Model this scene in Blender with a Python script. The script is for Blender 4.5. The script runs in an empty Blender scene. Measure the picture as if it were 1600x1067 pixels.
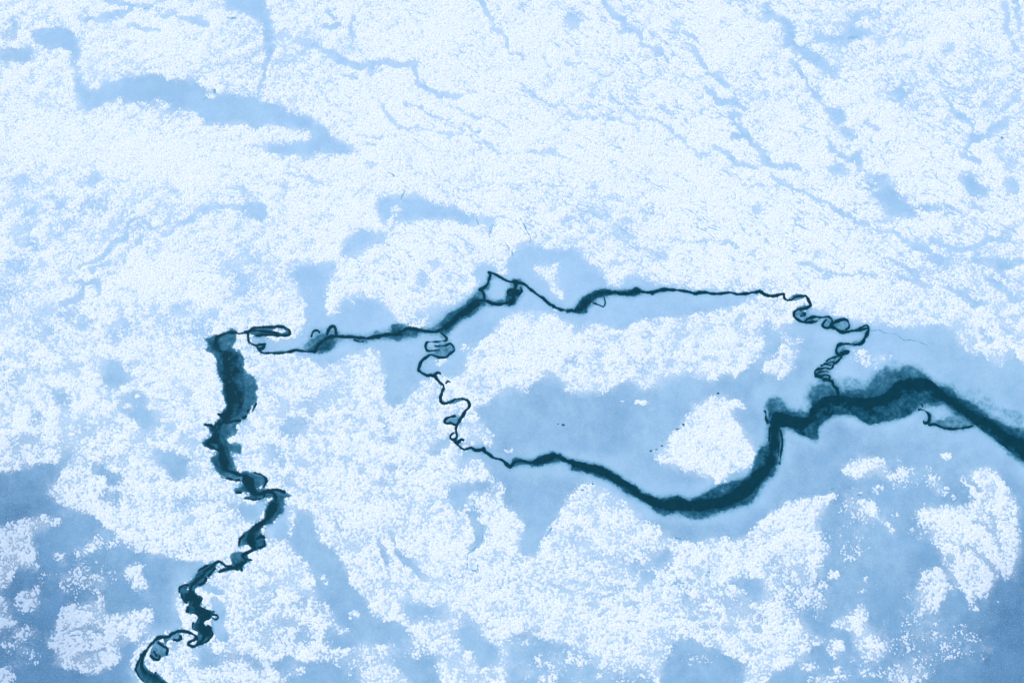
import bpy, math
import numpy as np

# ------------------------------------------------------------------ camera, sky, sun, exposure
H, TILT, FOC = 330.0, math.radians(15.0), 50.0
sc = bpy.context.scene
cam_d = bpy.data.cameras.new('camera'); cam = bpy.data.objects.new('camera', cam_d)
sc.collection.objects.link(cam)
cam.location = (0, -H*math.tan(TILT), H); cam.rotation_euler = (TILT, 0, 0)
cam_d.lens = FOC; cam_d.sensor_width = 36; cam_d.clip_start = 1; cam_d.clip_end = 60000
sc.camera = cam
SUN_EL, SUN_AZ = math.radians(48), math.radians(-50)      # azimuth clockwise from +Y
w = bpy.data.worlds.new("World"); sc.world = w; w.use_nodes = True
nt = w.node_tree; bg = nt.nodes['Background']
sky = nt.nodes.new('ShaderNodeTexSky'); sky.sky_type = 'NISHITA'; sky.sun_disc = False
sky.sun_elevation = SUN_EL; sky.sun_rotation = SUN_AZ
nt.links.new(sky.outputs[0], bg.inputs[0]); bg.inputs[1].default_value = 0.10
sl = bpy.data.lights.new('sun', 'SUN'); sl.energy = 2.6; sl.angle = math.radians(3.0); sl.color = (1.0, 0.97, 0.92)
so = bpy.data.objects.new('sun', sl); sc.collection.objects.link(so)
so.rotation_euler = (math.pi/2 - SUN_EL, 0, math.pi - SUN_AZ)
sc.view_settings.view_transform = 'Standard'; sc.view_settings.look = 'None'
sc.view_settings.exposure = 0.21; sc.view_settings.gamma = 1.0

#FIELDS-BEGIN
# ------------------------------------------------------------------ ground grid <-> survey coordinates
# The ice was surveyed in a flat map grid (u to the east, v to the south); world() places it on the ground in metres.
ct, st = math.cos(TILT), math.sin(TILT); KF = FOC/36*1600; CY = -H*math.tan(TILT)
def project(x, y):
    dy, dz = y - CY, -H
    zc = -(dy*st*1.0 + dz*(-ct))*-1.0
    depth = dy*st + H*ct
    return 800 + KF*x/depth, 533.5 - KF*(dy*ct - H*st)/depth
# ------------------------------------------------------------------ noise
def vn(x, y, s, seed):
    rs = np.random.RandomState(seed); L = rs.rand(256, 256).astype(np.float32)
    x = x/s + 1000.37; y = y/s + 1000.71
    xi = np.floor(x).astype(np.int32); yi = np.floor(y).astype(np.int32)
    fx = (x - xi).astype(np.float32); fy = (y - yi).astype(np.float32)
    fx = fx*fx*(3-2*fx); fy = fy*fy*(3-2*fy)
    a = xi & 255; b = (xi+1) & 255; c = yi & 255; d = (yi+1) & 255
    return ((L[a, c]*(1-fx)+L[b, c]*fx)*(1-fy) + (L[a, d]*(1-fx)+L[b, d]*fx)*fy)*2 - 1
def fbm(x, y, s, seed, o=3, r=.5):
    t = 0; a = 1; n = 0
    ca, sa = math.cos(.6), math.sin(.6)
    for i in range(o):
        t = t + a*vn(x, y, s, seed+i); n += a*a; a *= r; s *= .5; x, y = x*ca-y*sa, x*sa+y*ca
    return t/math.sqrt(n)
def worley(x, y, s, seed):
    """distance to the nearest scattered tuft centre, in cells"""
    rs = np.random.RandomState(seed); L = rs.rand(3, 256, 256).astype(np.float32)
    x = x/s + 1000.37; y = y/s + 1000.71
    xi = np.floor(x).astype(np.int32); yi = np.floor(y).astype(np.int32); fx = (x-xi).astype(np.float32); fy = (y-yi).astype(np.float32)
    best = np.full(x.shape, 9., np.float32)
    for i in (-1, 0, 1):
        for j in (-1, 0, 1):
            a = (xi+i) & 255; b = (yi+j) & 255
            d = np.hypot(i+L[0, a, b]-fx, j+L[1, a, b]-fy)*(.80+.5*L[2, a, b])
            best = np.minimum(best, d)
    return best
def sstep(a, b, x):
    t = np.clip((x-a)/(b-a), 0, 1); return t*t*(3-2*t)

# ------------------------------------------------------------------ survey of the leads (x, y, width) and thin ice (polygons)
def P(s):
    v = [float(q) for q in s.replace(';', ' ').replace(',', ' ').split()]
    return v
def P2(s): return np.array(P(s)).reshape(-1, 2)
def P3(s): return np.array(P(s)).reshape(-1, 3)
def spline(p, closed=False, n=3):
    if len(p) < 3: return p
    q = np.vstack([p[-1:], p, p[:2]]) if closed else np.vstack([2*p[:1]-p[1:2], p, 2*p[-1:]-p[-2:-1]])
    if not closed and p.shape[1] == 3: q[0, 2] = p[0, 2]; q[-1, 2] = p[-1, 2]
    out = []
    for i in range(1, len(q)-2):
        a, b, c, d = q[i-1:i+3]
        for k in range(n):
            t = k/n; out.append(.5*(2*b+(c-a)*t+(2*a-5*b+4*c-d)*t*t+(3*b-a-3*c+d)*t**3))
    if not closed: out.append(p[-1])
    o = np.array(out)
    if o.shape[1] == 3: o[:, 2] = np.maximum(o[:, 2], .6)
    return o
# thin ice: (darkness, softness, rim, polygon)
THIN = [
 # left lead
 (.58, 3.5, 0, "320,528 340,523 352,516 366,515 369,523 371,535 366,543 377,547 381,556 382,570 384,583 398,590 401,605 402,622 397,634 391,645 383,654 374,659 371,670 366,680 356,686 362,692 376,694 379,702 376,711 370,709 362,706 363,713 369,721 368,731 376,737 381,737 398,739 415,746 417,754 411,761 421,766 439,767 454,774 446,782 442,794 442,803 428,813 428,818 411,824 406,833 413,839 416,850 413,858 399,861 393,858 387,852 380,850 373,855 374,841 389,826 400,819 411,806 412,797 419,784 427,775 415,771 412,778 398,781 382,779 388,773 377,768 368,770 367,764 382,757 380,748 365,750 346,745 334,732 327,714 340,710 338,703 327,703 318,693 327,683 328,676 326,667 333,663 336,658 345,655 342,647 348,642 355,631 349,620 347,607 350,595 341,590 338,578 337,560 334,553 321,548 326,541"),
 (.80, 4, 0, "350,548 376,549 381,556 381,570 382,585 386,600 385,625 375,650 352,662 346,685 362,722 366,732 352,735 345,720 340,700 330,690 336,668 350,650 358,625 352,600 350,575"),
 (.75, 3, 0, "378,742 398,745 400,764 420,770 445,774 440,784 434,800 418,812 404,828 400,850 392,852 388,838 398,820 414,806 420,790 424,776 395,778 384,760"),
 (.60, 1.5, .5, "387,864 387,873 395,874 382,882 378,892 369,889 355,893 342,894 345,888 355,885 362,880 360,871 363,864 374,862"),
 (.74, 1.5, .6, "337,879 336,888 324,900 322,907 318,912 305,919 305,928 315,931 316,939 312,947 331,954 333,958 327,968 319,971 327,976 333,981 329,986 332,993 321,1002 307,1010 309,993 308,985 301,978 310,964 303,959 293,956 297,939 290,941 285,936 281,925 280,919 287,914 294,914 296,909 304,902 307,895 324,883"),
 (.45, 1.2, .9, "248,996 262,993 276,987 282,992 281,999 274,1000 266,999 258,1005 263,1013 261,1021 247,1030 236,1026 237,1014"),
 (.50, 1.5, .7, "239,1003 231,1012 220,1023 217,1035 212,1046 217,1055 222,1064 250,1085 290,1130 320,1180 350,1175 320,1120 280,1080 262,1066 254,1060 247,1053 235,1049 226,1037 227,1026 235,1013 245,1001"),
 # raft loops beside it
 (.62, 1.2, .9, "388,515 400,511 420,510 440,510 450,513 455,519 452,524 445,525 425,525 398,524 390,520"),
 (.45, 1.2, .6, "430,549 450,547 462,546 450,551 434,553"),
 # middle lead
 (.50, 2.5, .2, "475,537 487,527 500,523 510,521 525,521 533,524 545,523 560,523 578,526 585,517 600,519 610,518 610,506 625,506 640,511 660,513 673,512 690,500 700,488 712,483 725,475 740,462 747,454 750,451 760,445 762,430 764,425 770,427 771,430 767,445 765,452 757,455 757,464 763,467 774,470 783,468 790,471 792,467 797,466 799,460 793,455 797,450 803,448 802,441 795,441 800,437 806,436 815,440 808,450 815,452 813,462 807,464 809,475 803,479 790,477 778,480 765,475 758,475 748,486 735,495 723,501 716,508 706,517 697,524 690,522 680,521 668,517 658,517 655,525 645,528 630,530 620,533 600,529 578,532 574,536 569,535 557,533 550,528 535,527 522,537 520,545 510,551 490,552 478,548"),
 (.80, 3.5, 0, "480,548 500,530 520,524 522,536 518,546 500,551"),
 (.78, 3.5, 0, "610,520 640,512 690,515 712,492 742,468 762,466 760,474 748,482 720,500 697,520 670,518 640,526 612,526"),
 (.75, 1.5, 0, "795,452 812,452 812,462 800,478 790,475"),
 # second raft loops
 (.42, 1.2, .8, "680,541 703,537 709,546 697,557 676,556 670,554 688,547"),
 (.45, 1.2, .5, "697,630 705,624 720,623 728,624 720,628 705,632"),
 (.35, 1.2, .9, "719,653 710,650 700,652 695,657 697,661 706,661 714,664"),
 # upper crack
 (.55, 2, .2, "895,488 902,474 907,466 914,461 925,455 940,451 955,452 985,453 993,448 1003,452 1000,461 985,463 960,462 948,463 935,466 926,474 919,480 918,489 905,490"),
 (.36, 1.2, .9, "1232,470 1240,461 1252,460 1262,463 1255,466 1244,470"),
 (.36, 1.2, .9, "1243,484 1252,478 1266,479 1262,483 1252,486 1258,489 1257,494 1250,496 1243,494"),
 (.36, 1.2, .9, "1256,503 1265,496 1278,495 1280,500 1268,504"),
 (.36, 1.2, .9, "1287,507 1291,498 1299,498 1301,505 1297,512 1291,512"),
 (.36, 1.2, .9, "1301,508 1308,502 1320,499 1326,504 1325,512 1316,518 1308,514"),
 (.36, 1.2, .9, "1332,516 1345,511 1356,509 1356,515 1348,517"),
 (.36, 1.2, .9, "1325,538 1338,533 1346,535 1340,540 1328,541"),
 (.36, 1.2, .9, "1308,545 1316,540 1320,544 1314,549 1320,553 1312,556"),
 (.36, 1.2, .9, "1290,564 1300,559 1308,559 1302,564"),
 (.36, 1.2, .9, "1272,583 1280,577 1292,576 1286,579 1296,581 1290,584 1280,588"),
 (.85, 1.5, 0, "1286,589 1296,590 1296,596 1286,596"),
 # lower curved lead
 (.62, 3.5, .2, "797,729 800,716 811,714 825,719 840,712 860,706 870,707 885,716 905,720 920,723 945,731 965,741 975,748 990,757 1005,768 1020,774 1040,778 1060,772 1075,780 1100,770 1115,762 1135,752 1160,749 1176,733 1184,705 1192,696 1203,692 1201,675 1203,655 1217,655 1219,690 1217,712 1218,722 1208,745 1195,752 1185,770 1170,790 1150,794 1130,799 1110,806 1095,811 1075,809 1058,802 1040,806 1025,799 1005,786 990,776 975,771 970,762 960,757 945,750 925,742 905,738 893,736 888,728 872,722 850,727 832,731 820,727 805,727 796,734"),
 (.84, 4, 0, "836,718 870,710 890,722 920,730 960,748 1000,775 1040,784 1080,784 1130,775 1165,760 1190,735 1200,720 1208,722 1200,742 1180,766 1160,785 1120,796 1070,800 1030,796 990,772 950,748 900,730 870,716 845,722"),
 (.30, 10, 0, "1100,765 1135,748 1165,745 1182,725 1186,700 1205,690 1210,740 1170,770 1120,775"),
 (.45, 1.5, .6, "1215,668 1220,672 1222,695 1220,722 1218,724 1219,700"),
 # right lead
 (.50, 6, .1, "1196,640 1197,628 1205,620 1216,622 1230,635 1250,640 1263,640 1264,612 1270,602 1280,597 1290,596 1300,600 1308,612 1325,606 1345,606 1356,600 1366,588 1375,575 1385,571 1400,574 1412,570 1425,570 1433,577 1447,585 1457,591 1466,600 1482,602 1500,616 1518,622 1530,636 1545,646 1560,655 1575,660 1600,668 1660,688 1740,730 1800,775 1870,815 1870,830 1780,795 1700,775 1640,750 1600,728 1580,712 1560,690 1540,676 1522,666 1510,672 1492,673 1475,671 1462,665 1457,658 1448,652 1448,640 1440,632 1432,640 1422,650 1405,655 1380,660 1360,665 1345,657 1330,648 1310,648 1300,655 1285,663 1279,672 1280,688 1270,688 1255,682 1240,672 1225,670 1218,668 1216,720 1206,720 1200,690 1200,660"),
 (.72, 5, 0, "1205,640 1230,645 1262,650 1268,636 1290,618 1340,620 1385,612 1402,592 1430,588 1452,596 1470,612 1500,628 1530,650 1570,672 1620,695 1700,735 1790,785 1760,780 1690,755 1600,720 1570,695 1540,672 1500,652 1478,632 1450,625 1425,632 1405,648 1370,652 1340,646 1305,640 1280,655 1270,680 1245,668 1215,662"),
 (.74, 2.2, .25, "1206,650 1216,648 1232,655 1246,660 1262,656 1268,642 1280,628 1300,619 1320,620 1340,622 1360,622 1378,618 1392,604 1404,592 1420,594 1440,590 1456,594 1466,604 1480,616 1497,626 1512,638 1527,648 1547,656 1560,666 1577,678 1602,690 1660,718 1740,756 1700,768 1640,745 1600,722 1580,708 1560,692 1540,676 1522,664 1505,650 1490,640 1476,629 1462,631 1448,630 1438,634 1424,648 1405,654 1380,659 1360,664 1345,657 1330,648 1310,648 1298,654 1285,662 1279,672 1279,686 1268,686 1255,681 1240,672 1226,668 1217,672 1216,700 1207,700"),
 (.30, 12, 0, "1268,598 1300,590 1345,590 1372,575 1400,566 1430,570 1445,592 1400,605 1370,615 1300,615 1270,630"),
 (.16, 22, 0, "1440,560 1500,585 1560,610 1640,640 1640,690 1560,660 1480,610"),
 (.12, 16, 0, "1185,625 1215,605 1262,612 1262,640 1200,640"), (.10, 14, 0, "1020,760 1100,750 1170,730 1180,700 1200,690 1200,740 1100,780"), (.12, 12, 0, "320,520 390,520 395,550 400,580 410,640 330,560"),
 (.12, 10, 0, "470,545 480,500 520,512 600,512 625,500 700,480 745,450 700,520 600,540"), (.10, 12, 0, "1110,765 1200,745 1230,700 1240,690 1220,750 1180,800 1120,815 1030,812"),
 (.22, 14, 0, "1330,600 1370,575 1395,560 1430,565 1450,580 1430,600 1360,612"),
 (.28, 14, 0, "1475,590 1500,600 1540,620 1600,640 1600,670 1540,645 1490,615 1465,600"),
 (.30, 10, 0, "1262,600 1290,590 1300,605 1290,625 1262,640"),
 # vents in the left sheet
]
LITE = [   # pale raft ice inside the leads
 (.10, 2.5, "1441,633 1462,635 1478,631 1488,643 1494,650 1484,656 1472,656 1460,657 1453,655 1447,643"),
 (.40, 4, "1478,650 1500,648 1520,658 1515,667 1490,668 1470,662"),
 (.10, 1.5, "425,516 432,513 444,514 448,518 442,521 428,520"),
 (.10, 1.0, "718,540 704,542 706,549 703,546"),
 (.05, 1.5, "389,850 393,856 387,860 378,857 382,852"),
 (.15, 1.5, "294,916 300,912 303,914 298,921 290,922"),
 (.05, 1.5, "400,763 410,757 412,762 405,765"),
 (.1, 1.5, "319,972 327,975 323,979 318,977"),
 (.1, 1.5, "249,999 254,997 258,1004 250,1008 246,1005"),
]
CORE = [
 "340,527,4 337,538,5 345,548,4 354,556,5 352,566,5 352,580,5 352,595,6 355,607,6 356,618,6 358,630,7 352,643,6 346,655,6 337,664,6 333,676,6 330,687,5 325,694,5 334,700,4 344,706,5 345,718,5 348,729,5 358,736,4 372,741,4 385,747,5 389,757,6 392,767,5 405,772,4 418,768,3 428,770,3 431,780,4 425,792,5 420,806,6 408,817,6 396,828,6 391,838,6 395,850,6 398,857,5 388,862,2 380,868,4 384,876,4 372,884,5 362,887,3 350,890,2 343,893,1.5",
 "340,526,3 352,521,1.5 366,520,2 374,521,1.5 385,518,2 388,520,2 388,530,2 392,536,1.5 401,541,2 404,546,1.5 410,551,2 420,551,2 435,552,2 450,550,2 460,547,2 472,548,1.5 480,549,1.5 492,549,3 497,540,4 505,532,4 515,526,3 530,525,2 545,527,3 560,527,3 575,528,3.5 590,526,4 605,523,4 620,521,5 635,514,3 640,513,3 655,516,2 673,518,2.5 686,517,3 697,509,5 708,501,5 717,493,5 730,485,5 738,478,5 745,471,5 755,469,3 768,473,3 778,476,3 790,474,3 800,472,5 803,465,4 803,458,5 806,448,4 805,441,3",
 "388,519,3 397,513,2 420,511,2 440,511,2 449,513,2 454,519,2.5 450,524,2 430,524,1.5 400,524,1.2", "390,517,3 400,517,2 418,519,2 434,521,1.5",
 "401,540,2.5 408,538,1.5 414,538,1", "404,544,1 409,545,1.5 413,541,1", "320,663,1 327,664,2 333,666,4", "341,647,2 348,650,3",
 "346,745,1.2 358,748,1.5 366,750,1.5 374,749,1", "368,769,1.5 376,769,1.5", "398,739,1.2 410,743,1.5 416,751,2 412,760,1.5", "384,778,1.2 398,780,1.5 410,778,1.5 414,773,1.5 410,771,1",
 "418,766,1.5 432,765,1.5 444,769,1.5", "395,642,1 400,632,1", "387,643,2.5 389,641,2", "380,653,2 384,651,1", "353,661,1.5 362,658,1.5 375,657,1",
 "373,852,1.5 375,842,1.5 382,836,1", "405,856,2 414,852,2 413,845,1.5", "402,842,2 408,838,2 412,840,2", "376,884,3 378,891,2", "386,873,3 394,875,2", "368,886,3 371,890,2",
 "336,880,2 342,877,2.5 348,880,1.5 354,884,1.5 362,884,2", "336,880,2 332,884,3 322,892,2 316,899,3 306,908,4 298,918,3 300,930,6 307,938,6 308,948,6 318,955,5 322,962,6 314,972,4 318,980,6 321,990,5 316,1000,2.5 309,1006,2 300,1010,2 294,1006,2 300,1000,1.5 308,997,2 303,991,2.3 295,988,2.5 286,986,2.5 276,986,2 267,990,2.5 263,994,3 256,995,5 248,996,3 239,1004,3 231,1013,2.5 225,1022,4 222,1032,4 222,1042,4 226,1050,5 238,1056,6 250,1064,7 280,1095,9 310,1140,9 345,1190,4",
 "324,884,1.2 312,890,1.2 306,898,1.2", "336,888,1.3 326,899,1.3", "280,925,1.2 281,918,1.5 287,914,1.5 294,914,1", "284,930,1.2 287,938,1.5 292,941,1.5", "322,903,1.5 320,910,1.5 312,914,1",
 "333,960,1.3 338,960,1.3 340,964,1.5 336,967,1.3 332,965,1.2", "332,953,1 334,955,1", "303,972,1 301,980,1.4 307,985,1.3", "330,985,1.2 332,993,1.5 322,1002,1.5 312,1006,1.5", "293,955,1.5 294,948,1.2",
 "282,993,1.2 283,998,1.2 278,1000,1.2 272,999,1", "248,1004,4 256,1010,3 262,1014,2.5 260,1022,2", "236,1024,2.5 242,1029,2.5 248,1030,2 250,1024,1.5", "241,1018,2 245,1024,1.5", "212,1046,1.3 217,1034,1.2 221,1023,1.5", "213,1048,1.3 218,1058,1.3 224,1064,1.3", "244,1050,2 242,1053,1",
 "487,525,1 490,518,1.2 497,516,1.2 500,520,1.2", "511,523,2 514,514,2 518,510,2 523,511,2 525,521,2.5", "553,530,1.5 560,533,1.2 568,533,1.5",
 "750,453,2.5 757,449,2.5 763,442,2 766,430,2 764,426,1.5 775,429,1 784,435,1.2 795,440,1.5 805,441,3 815,443,3 822,446,2.5 832,454,2 845,463,2 855,472,3 868,480,4 880,484,5 895,486,5 906,484,7 915,475,8 925,466,7 938,458,5 955,456,4.5 970,458,3.5 985,458,4.5 993,455,6 1005,456,4 1020,457,4 1035,453,4.5 1050,453,3.5 1070,455,2.5 1085,458,2.5 1097,457,4 1110,459,2.5 1125,459,2.5 1140,457,2 1152,460,2.5 1170,458,2 1187,455,2.5 1195,460,2 1204,462,2.5 1215,461,3 1224,460,3 1226,467,2.5 1231,470,2 1238,469,2 1243,465,2 1252,463,3 1260,463,3 1264,470,2.5 1266,478,3 1258,482,3 1248,484,2.5 1242,487,2 1241,491,2 1244,497,2.5 1250,502,2.5 1256,504,2 1263,498,2 1270,496,2 1282,496,1.8 1292,495,2 1298,497,2 1301,503,2.5 1298,510,2.5 1303,512,3 1310,516,3 1316,519,2.5 1328,518,2 1342,516,2 1352,514,1.5 1358,514,2 1355,522,2.8 1351,530,2.8 1346,537,2.8 1336,538,1.5 1325,537,1.5 1314,538,2.5 1308,543,3 1307,550,2.5 1312,556,2.5 1315,558,2 1308,564,2 1302,570,2 1301,574,2 1297,576,1.5 1288,575,1.2 1278,577,1.2 1273,581,1.5 1274,585,1.5 1281,587,1.6 1290,586,1.5 1296,588,1.5 1296,594,2 1301,596,1.5 1303,603,2 1309,610,3 1310,622,4",
 "752,453,2 756,460,2 757,466,3", "798,453,1.5 794,457,1.5 798,462,2", "814,449,1 815,456,1 810,461,1", "928,474,1 936,477,1 943,479,1 946,474,1 944,463,1",
 "1256,504,1.8 1268,504,1.6 1278,502,1.2", "1299,510,2 1292,512,2 1286,508,2 1291,500,2", "1300,507,3 1308,502,2.5 1320,499,2 1326,504,1.5 1326,511,1.8 1322,515,2", "1342,514,1.5 1349,510,1.5 1356,509,1.8 1358,514,2",
 "1252,491,1 1258,490,1.3 1257,493,1.3 1252,494,1", "1312,556,2.5 1322,552,2 1327,549,1.5 1324,548,1.2 1314,551,1.5", "1292,564,1.2 1298,560,1.3 1310,557,1.5", "1284,571,.8 1294,567,1.2 1304,565,1.5", "1288,569,1 1298,570,1.2", "1274,584,1.5 1282,581,1.2 1292,580,1", "1275,588,1 1285,589,1",
 "690,520,2.5 697,527,1.6 697,532,1.6 690,533,1 675,535,1.2 668,535,1.5 665,540,1.8 667,547,1.8 675,548,1.2 686,547,1.2", "680,541,1.3 695,540,1.5 703,537,2 708,541,2 710,547,2.2 703,553,2 697,558,2 685,558,2 675,554,2 669,556,2.2 660,563,2.2 656,572,2.4 654,578,2.6 660,583,2.4 668,587,2 674,586,1.6 680,589,2 687,597,2 693,604,2.8 690,611,2.5 688,621,2.2 689,628,2 695,630,1.8 705,628,1.5 712,624,1.5 720,623,1.5 729,625,2 733,632,2 732,638,2 727,642,2.2 723,650,2.4 719,656,2.2 716,662,2.2 713,668,2.4 712,674,2 714,682,2 711,687,2 714,693,3 720,699,2.5 727,702,2.5 736,699,2 743,703,2.2 752,703,2.5 757,705,2 765,710,2.5 771,715,2 783,719,2 789,722,1.8 796,729,4 806,721,4 818,720,4 830,724,4 842,720,5 858,715,5.5 872,711,6 884,718,5 900,725,7 920,729,7 940,735,8 958,745,8 975,753,8 990,762,8 1005,774,9 1020,782,9 1040,787,10 1060,784,10 1085,789,12 1110,787,12 1135,780,12 1155,769,12 1170,760,11 1185,744,11 1198,732,10 1206,718,8 1206,705,7 1207,690,7 1208,675,7 1213,660,7",
 "677,586,1 683,582,1.2 687,583,1", "696,599,1.2 700,596,1.2 703,597,1", "711,650,1 700,652,1.2 695,657,1.4 697,661,1.2 706,661,1.2 712,664,1.2", "712,685,1.3 706,686,1.2 704,682,1.2 707,677,1.2 711,676,1", "716,692,3 721,686,1.5 724,687,1", "755,701,1 757,699,1 758,703,1",
 "1213,655,7 1222,652,8 1232,655,8 1245,660,9 1262,657,9 1268,644,9 1280,630,10 1300,622,10 1320,622,10 1340,626,10 1360,627,10 1378,625,10 1395,615,12 1405,602,9 1420,602,10 1440,598,9 1455,600,8 1465,609,8 1478,618,8 1495,628,8 1510,640,9 1525,650,9 1545,658,9 1558,668,10 1575,682,12 1600,696,17 1660,730,19 1740,768,14 1810,800,8 1870,822,3",
 "1196,642,2 1197,652,1.5 1200,660,1.5", "1203,668,1.3 1202,690,1.3", "1219,672,1 1222,690,1.5 1221,708,1.3 1219,724,.8", "1216,690,.8 1217,712,.8",
 "1437,640,1.5 1443,641,1.6 1450,646,1.6 1453,652,1.8 1452,659,1.6 1446,661,1.6 1444,658,1", "1453,664,1 1460,662,1.5 1468,665,1.8 1478,669,1.8 1492,670,1.8 1510,668,1.5 1522,664,1.2", "1440,632,1 1442,636,1.2",
]
# hairline cracks (darkness, points)
HAIR = [
 (.6, "813,342,1.2 817,347,1.2 820,353,1.5 824,360,1.8 828,366,1.8 830,371,1.4 828,378,1"), (.45, "770,352,1.5 765,358,1.5 764,368,1.2 769,376,1.5 778,380,1.5 790,384,1.8 797,392,1.5 800,397,1.2"),
 (.35, "800,396,1 815,391,1 828,388,1"), (.5, "605,268,1.2 622,280,1.2 634,290,1.3 632,300,1.5 627,310,2"), (.25, "627,312,1 636,328,1 660,334,1 690,338,1"), (.25, "665,328,1 690,325,1 715,330,1"),
 (.5, "755,825,1.2 754,838,1.5 748,850,1.5 736,860,1.6 730,868,1.5 729,885,1.5 722,900,1.5 712,903,1.2 700,898,1"), (.5, "729,890,1 740,890,1.5 747,893,1.8 747,880,1.5"),
 (.5, "334,141,3 336,145,3"), (.4, "318,157,1.5 326,150,1.5 334,146,1.5"), (.5, "340,32,1 355,28,1.5 368,28,1.8"), (.5, "218,16,1.2 230,12,1.5"), (.3, "145,19,1 170,18,1 188,15,1"),
 (.3, "95,770,3 85,757,3"), (.5, "94,740,2.5 88,750,2"), (.5, "290,848,1.2 292,858,1.4 296,866,1.2 293,872,1"), (.5, "96,957,2 110,948,1.5"), (.55, "132,944,2.5 140,938,1.5"),
 (.4, "450,1038,1 458,1028,1 466,1022,1 475,1030,1"), (.4, "445,1046,1 470,1044,1 490,1046,1 500,1040,1"), (.4, "511,452,2 513,454,2"), (.4, "508,467,1.5 511,468,1.5"), (.4, "521,431,1.2 520,436,1.2"), (.4, "580,389,2 581,390,2"),
 (.5, "765,365,2 768,358,2"), (.6, "1360,518,1 1375,517,1 1390,521,1.3 1402,524,1.5 1412,530,1.3 1428,532,1.2 1450,540,1"), (.3, "1460,538,1 1475,550,1 1482,562,1"),
 (.5, "790,380,1.5 798,390,2 802,398,1.5"), (.6, "746,343,1.5 749,355,1.2"), (.5, "853,838,2 862,827,3"), (.4, "845,855,1.5 848,850,1.5"), (.6, "1055,840,2 1062,842,2"), (.5, "1105,898,2 1110,893,3"), (.4, "1108,896,2 1104,912,1.5 1096,918,1"),
 (.5, "1298,764,3 1304,762,3"), (.5, "1340,774,2.5 1345,774,2"), (.4, "1088,845,1.5 1095,836,1.5"), (.35, "1110,832,1 1150,831,1"), (.6, "1565,215,3 1567,216,3"), (.4, "1418,945,2 1422,935,1.5"), (.5, "1438,892,2 1443,893,2"),
 (.35, "1325,60,4 1340,57,3"), (.4, "773,740,1.5 776,752,1.2 775,765,1"), (.4, "740,780,1.5 741,800,1.2"), (.35, "82,985,2 78,1005,2"), (.4, "1080,640,1.2 1074,650,1"), (.3, "795,710,2 792,704,1"), (.4, "130,955,1 125,948,1"),
 (.5, "484,430,1 483,428,1"), (.45, "184,758,1.5 187,762,1.5"), (.5, "199,604,2 196,604,1"), (.35, "1395,997,2 1398,1006,1"), (.35, "1385,985,1 1380,970,1"),
]
VENTS = [(.95, q) for q in ['1016,704,2.4 1017,704,2.4', '1025,702,2 1026,702,2', '1033,697,2.8 1034,697,2.8', '1068,663,2 1069,663,2', '1057,670,1.4 1062,669,1.4', '1121,615,2 1122,615,2', '880,664,2.8 882,664,2.8', '872,663,1 875,663,1.2', '909,764,2.2 911,765,2.2', '895,777,1.3 896,777,1.3', '918,757,1.5 919,757,1', '926,756,1.5 927,757,1']]
# ------------------------------------------------------------------ survey of the snow: painter's order.  ('z' soft zone | 'p' polygon | 'l' polyline with width | 'e' ellipse), density, data[, label]
OPS = []
def Z(d, s):
    for q in s.split(';'):
        OPS.append(('z', d, P(q)))
def E(d, s):
    for q in s.split(';'):
        OPS.append(('e', d, P(q)))
def L(d, *ss):
    for s in ss: OPS.append(('l', d-.06, P3(s)))
def G(d, s, label=None): OPS.append(('p', d, P2(s), label))
Z(.97, "680,60,150,80;640,180,150,70;980,240,240,70;1180,330,200,70;1340,420,190,50;230,250,170,60;250,430,150,60;560,350,130,60;820,560,130,50;1120,50,110,60;1340,95,70,60;1060,360,160,70")
Z(.92, "640,430,120,50;100,580,110,60;280,600,70,60;760,130,150,80;230,70,120,50;1480,70,80,60;1230,220,110,60;1480,260,80,60;60,230,90,70;1450,190,70,50;900,60,120,60;1080,440,160,30")
Z(.66, "450,90,90,70;60,40,70,50;170,350,90,60;1540,160,80,60;1390,60,40,30;1420,140,50,40;1500,400,110,60;960,370,80,40;1270,60,70,40;390,400,50,60;60,330,70,60;30,470,80,40;220,500,100,30;1300,50,60,40;400,480,60,40")
Z(.74, "150,700,150,70;300,700,60,60;560,680,140,90;560,800,150,80;440,680,60,80;100,560,120,60;700,640,60,60;300,800,110,70;420,920,100,110;1050,930,150,80;1000,860,120,50")
Z(.86, "560,770,110,60;680,720,90,50;900,840,80,60;860,930,110,60;460,590,70,30;640,600,70,30;720,870,70,50;960,960,90,60;660,840,60,50;240,830,60,35;1200,1010,60,50;330,860,50,20;620,690,50,40")
# --- bare ice, upper part
G(0, "-80,77 0,77 40,77 48,71 53,73 52,95 38,99 0,97 -80,97")
G(0, "50,42 62,46 78,46 88,39 108,42 117,52 122,60 123,95 127,125 135,135 145,142 158,133 160,127 180,128 188,117 210,121 222,115 250,113 265,122 290,125 312,128 325,142 345,147 372,146 395,152 420,160 445,171 470,180 492,183 496,195 513,202 525,218 548,228 558,240 580,255 590,262 575,258 560,243 535,245 513,240 498,235 485,248 455,242 430,246 415,240 405,228 440,225 460,220 490,215 492,205 465,205 440,200 420,195 400,203 385,195 350,193 325,198 315,190 312,178 300,172 265,175 240,168 215,165 190,163 165,163 150,173 138,174 123,165 118,145 115,120 112,90 105,80 90,74 78,75 60,73 52,63")
E(.7, "187,158,6,5;222,166,8,6;250,160,8,5;258,166,9,6;330,152,7,3")
G(0, "22,18 28,26 27,45 24,66 18,60 16,45"); E(.1, "8,55,8,8;60,175,1,1")
L(0, "125,27,5 145,30,8 165,29,9 188,24,10 205,17,6", "283,28,8 300,32,10 322,38,8", "160,-10,14 175,0,12 190,4,10 205,10,6 235,10,8", "200,40,3 225,45,8 250,50,3", "300,40,4 320,42,6")
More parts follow.
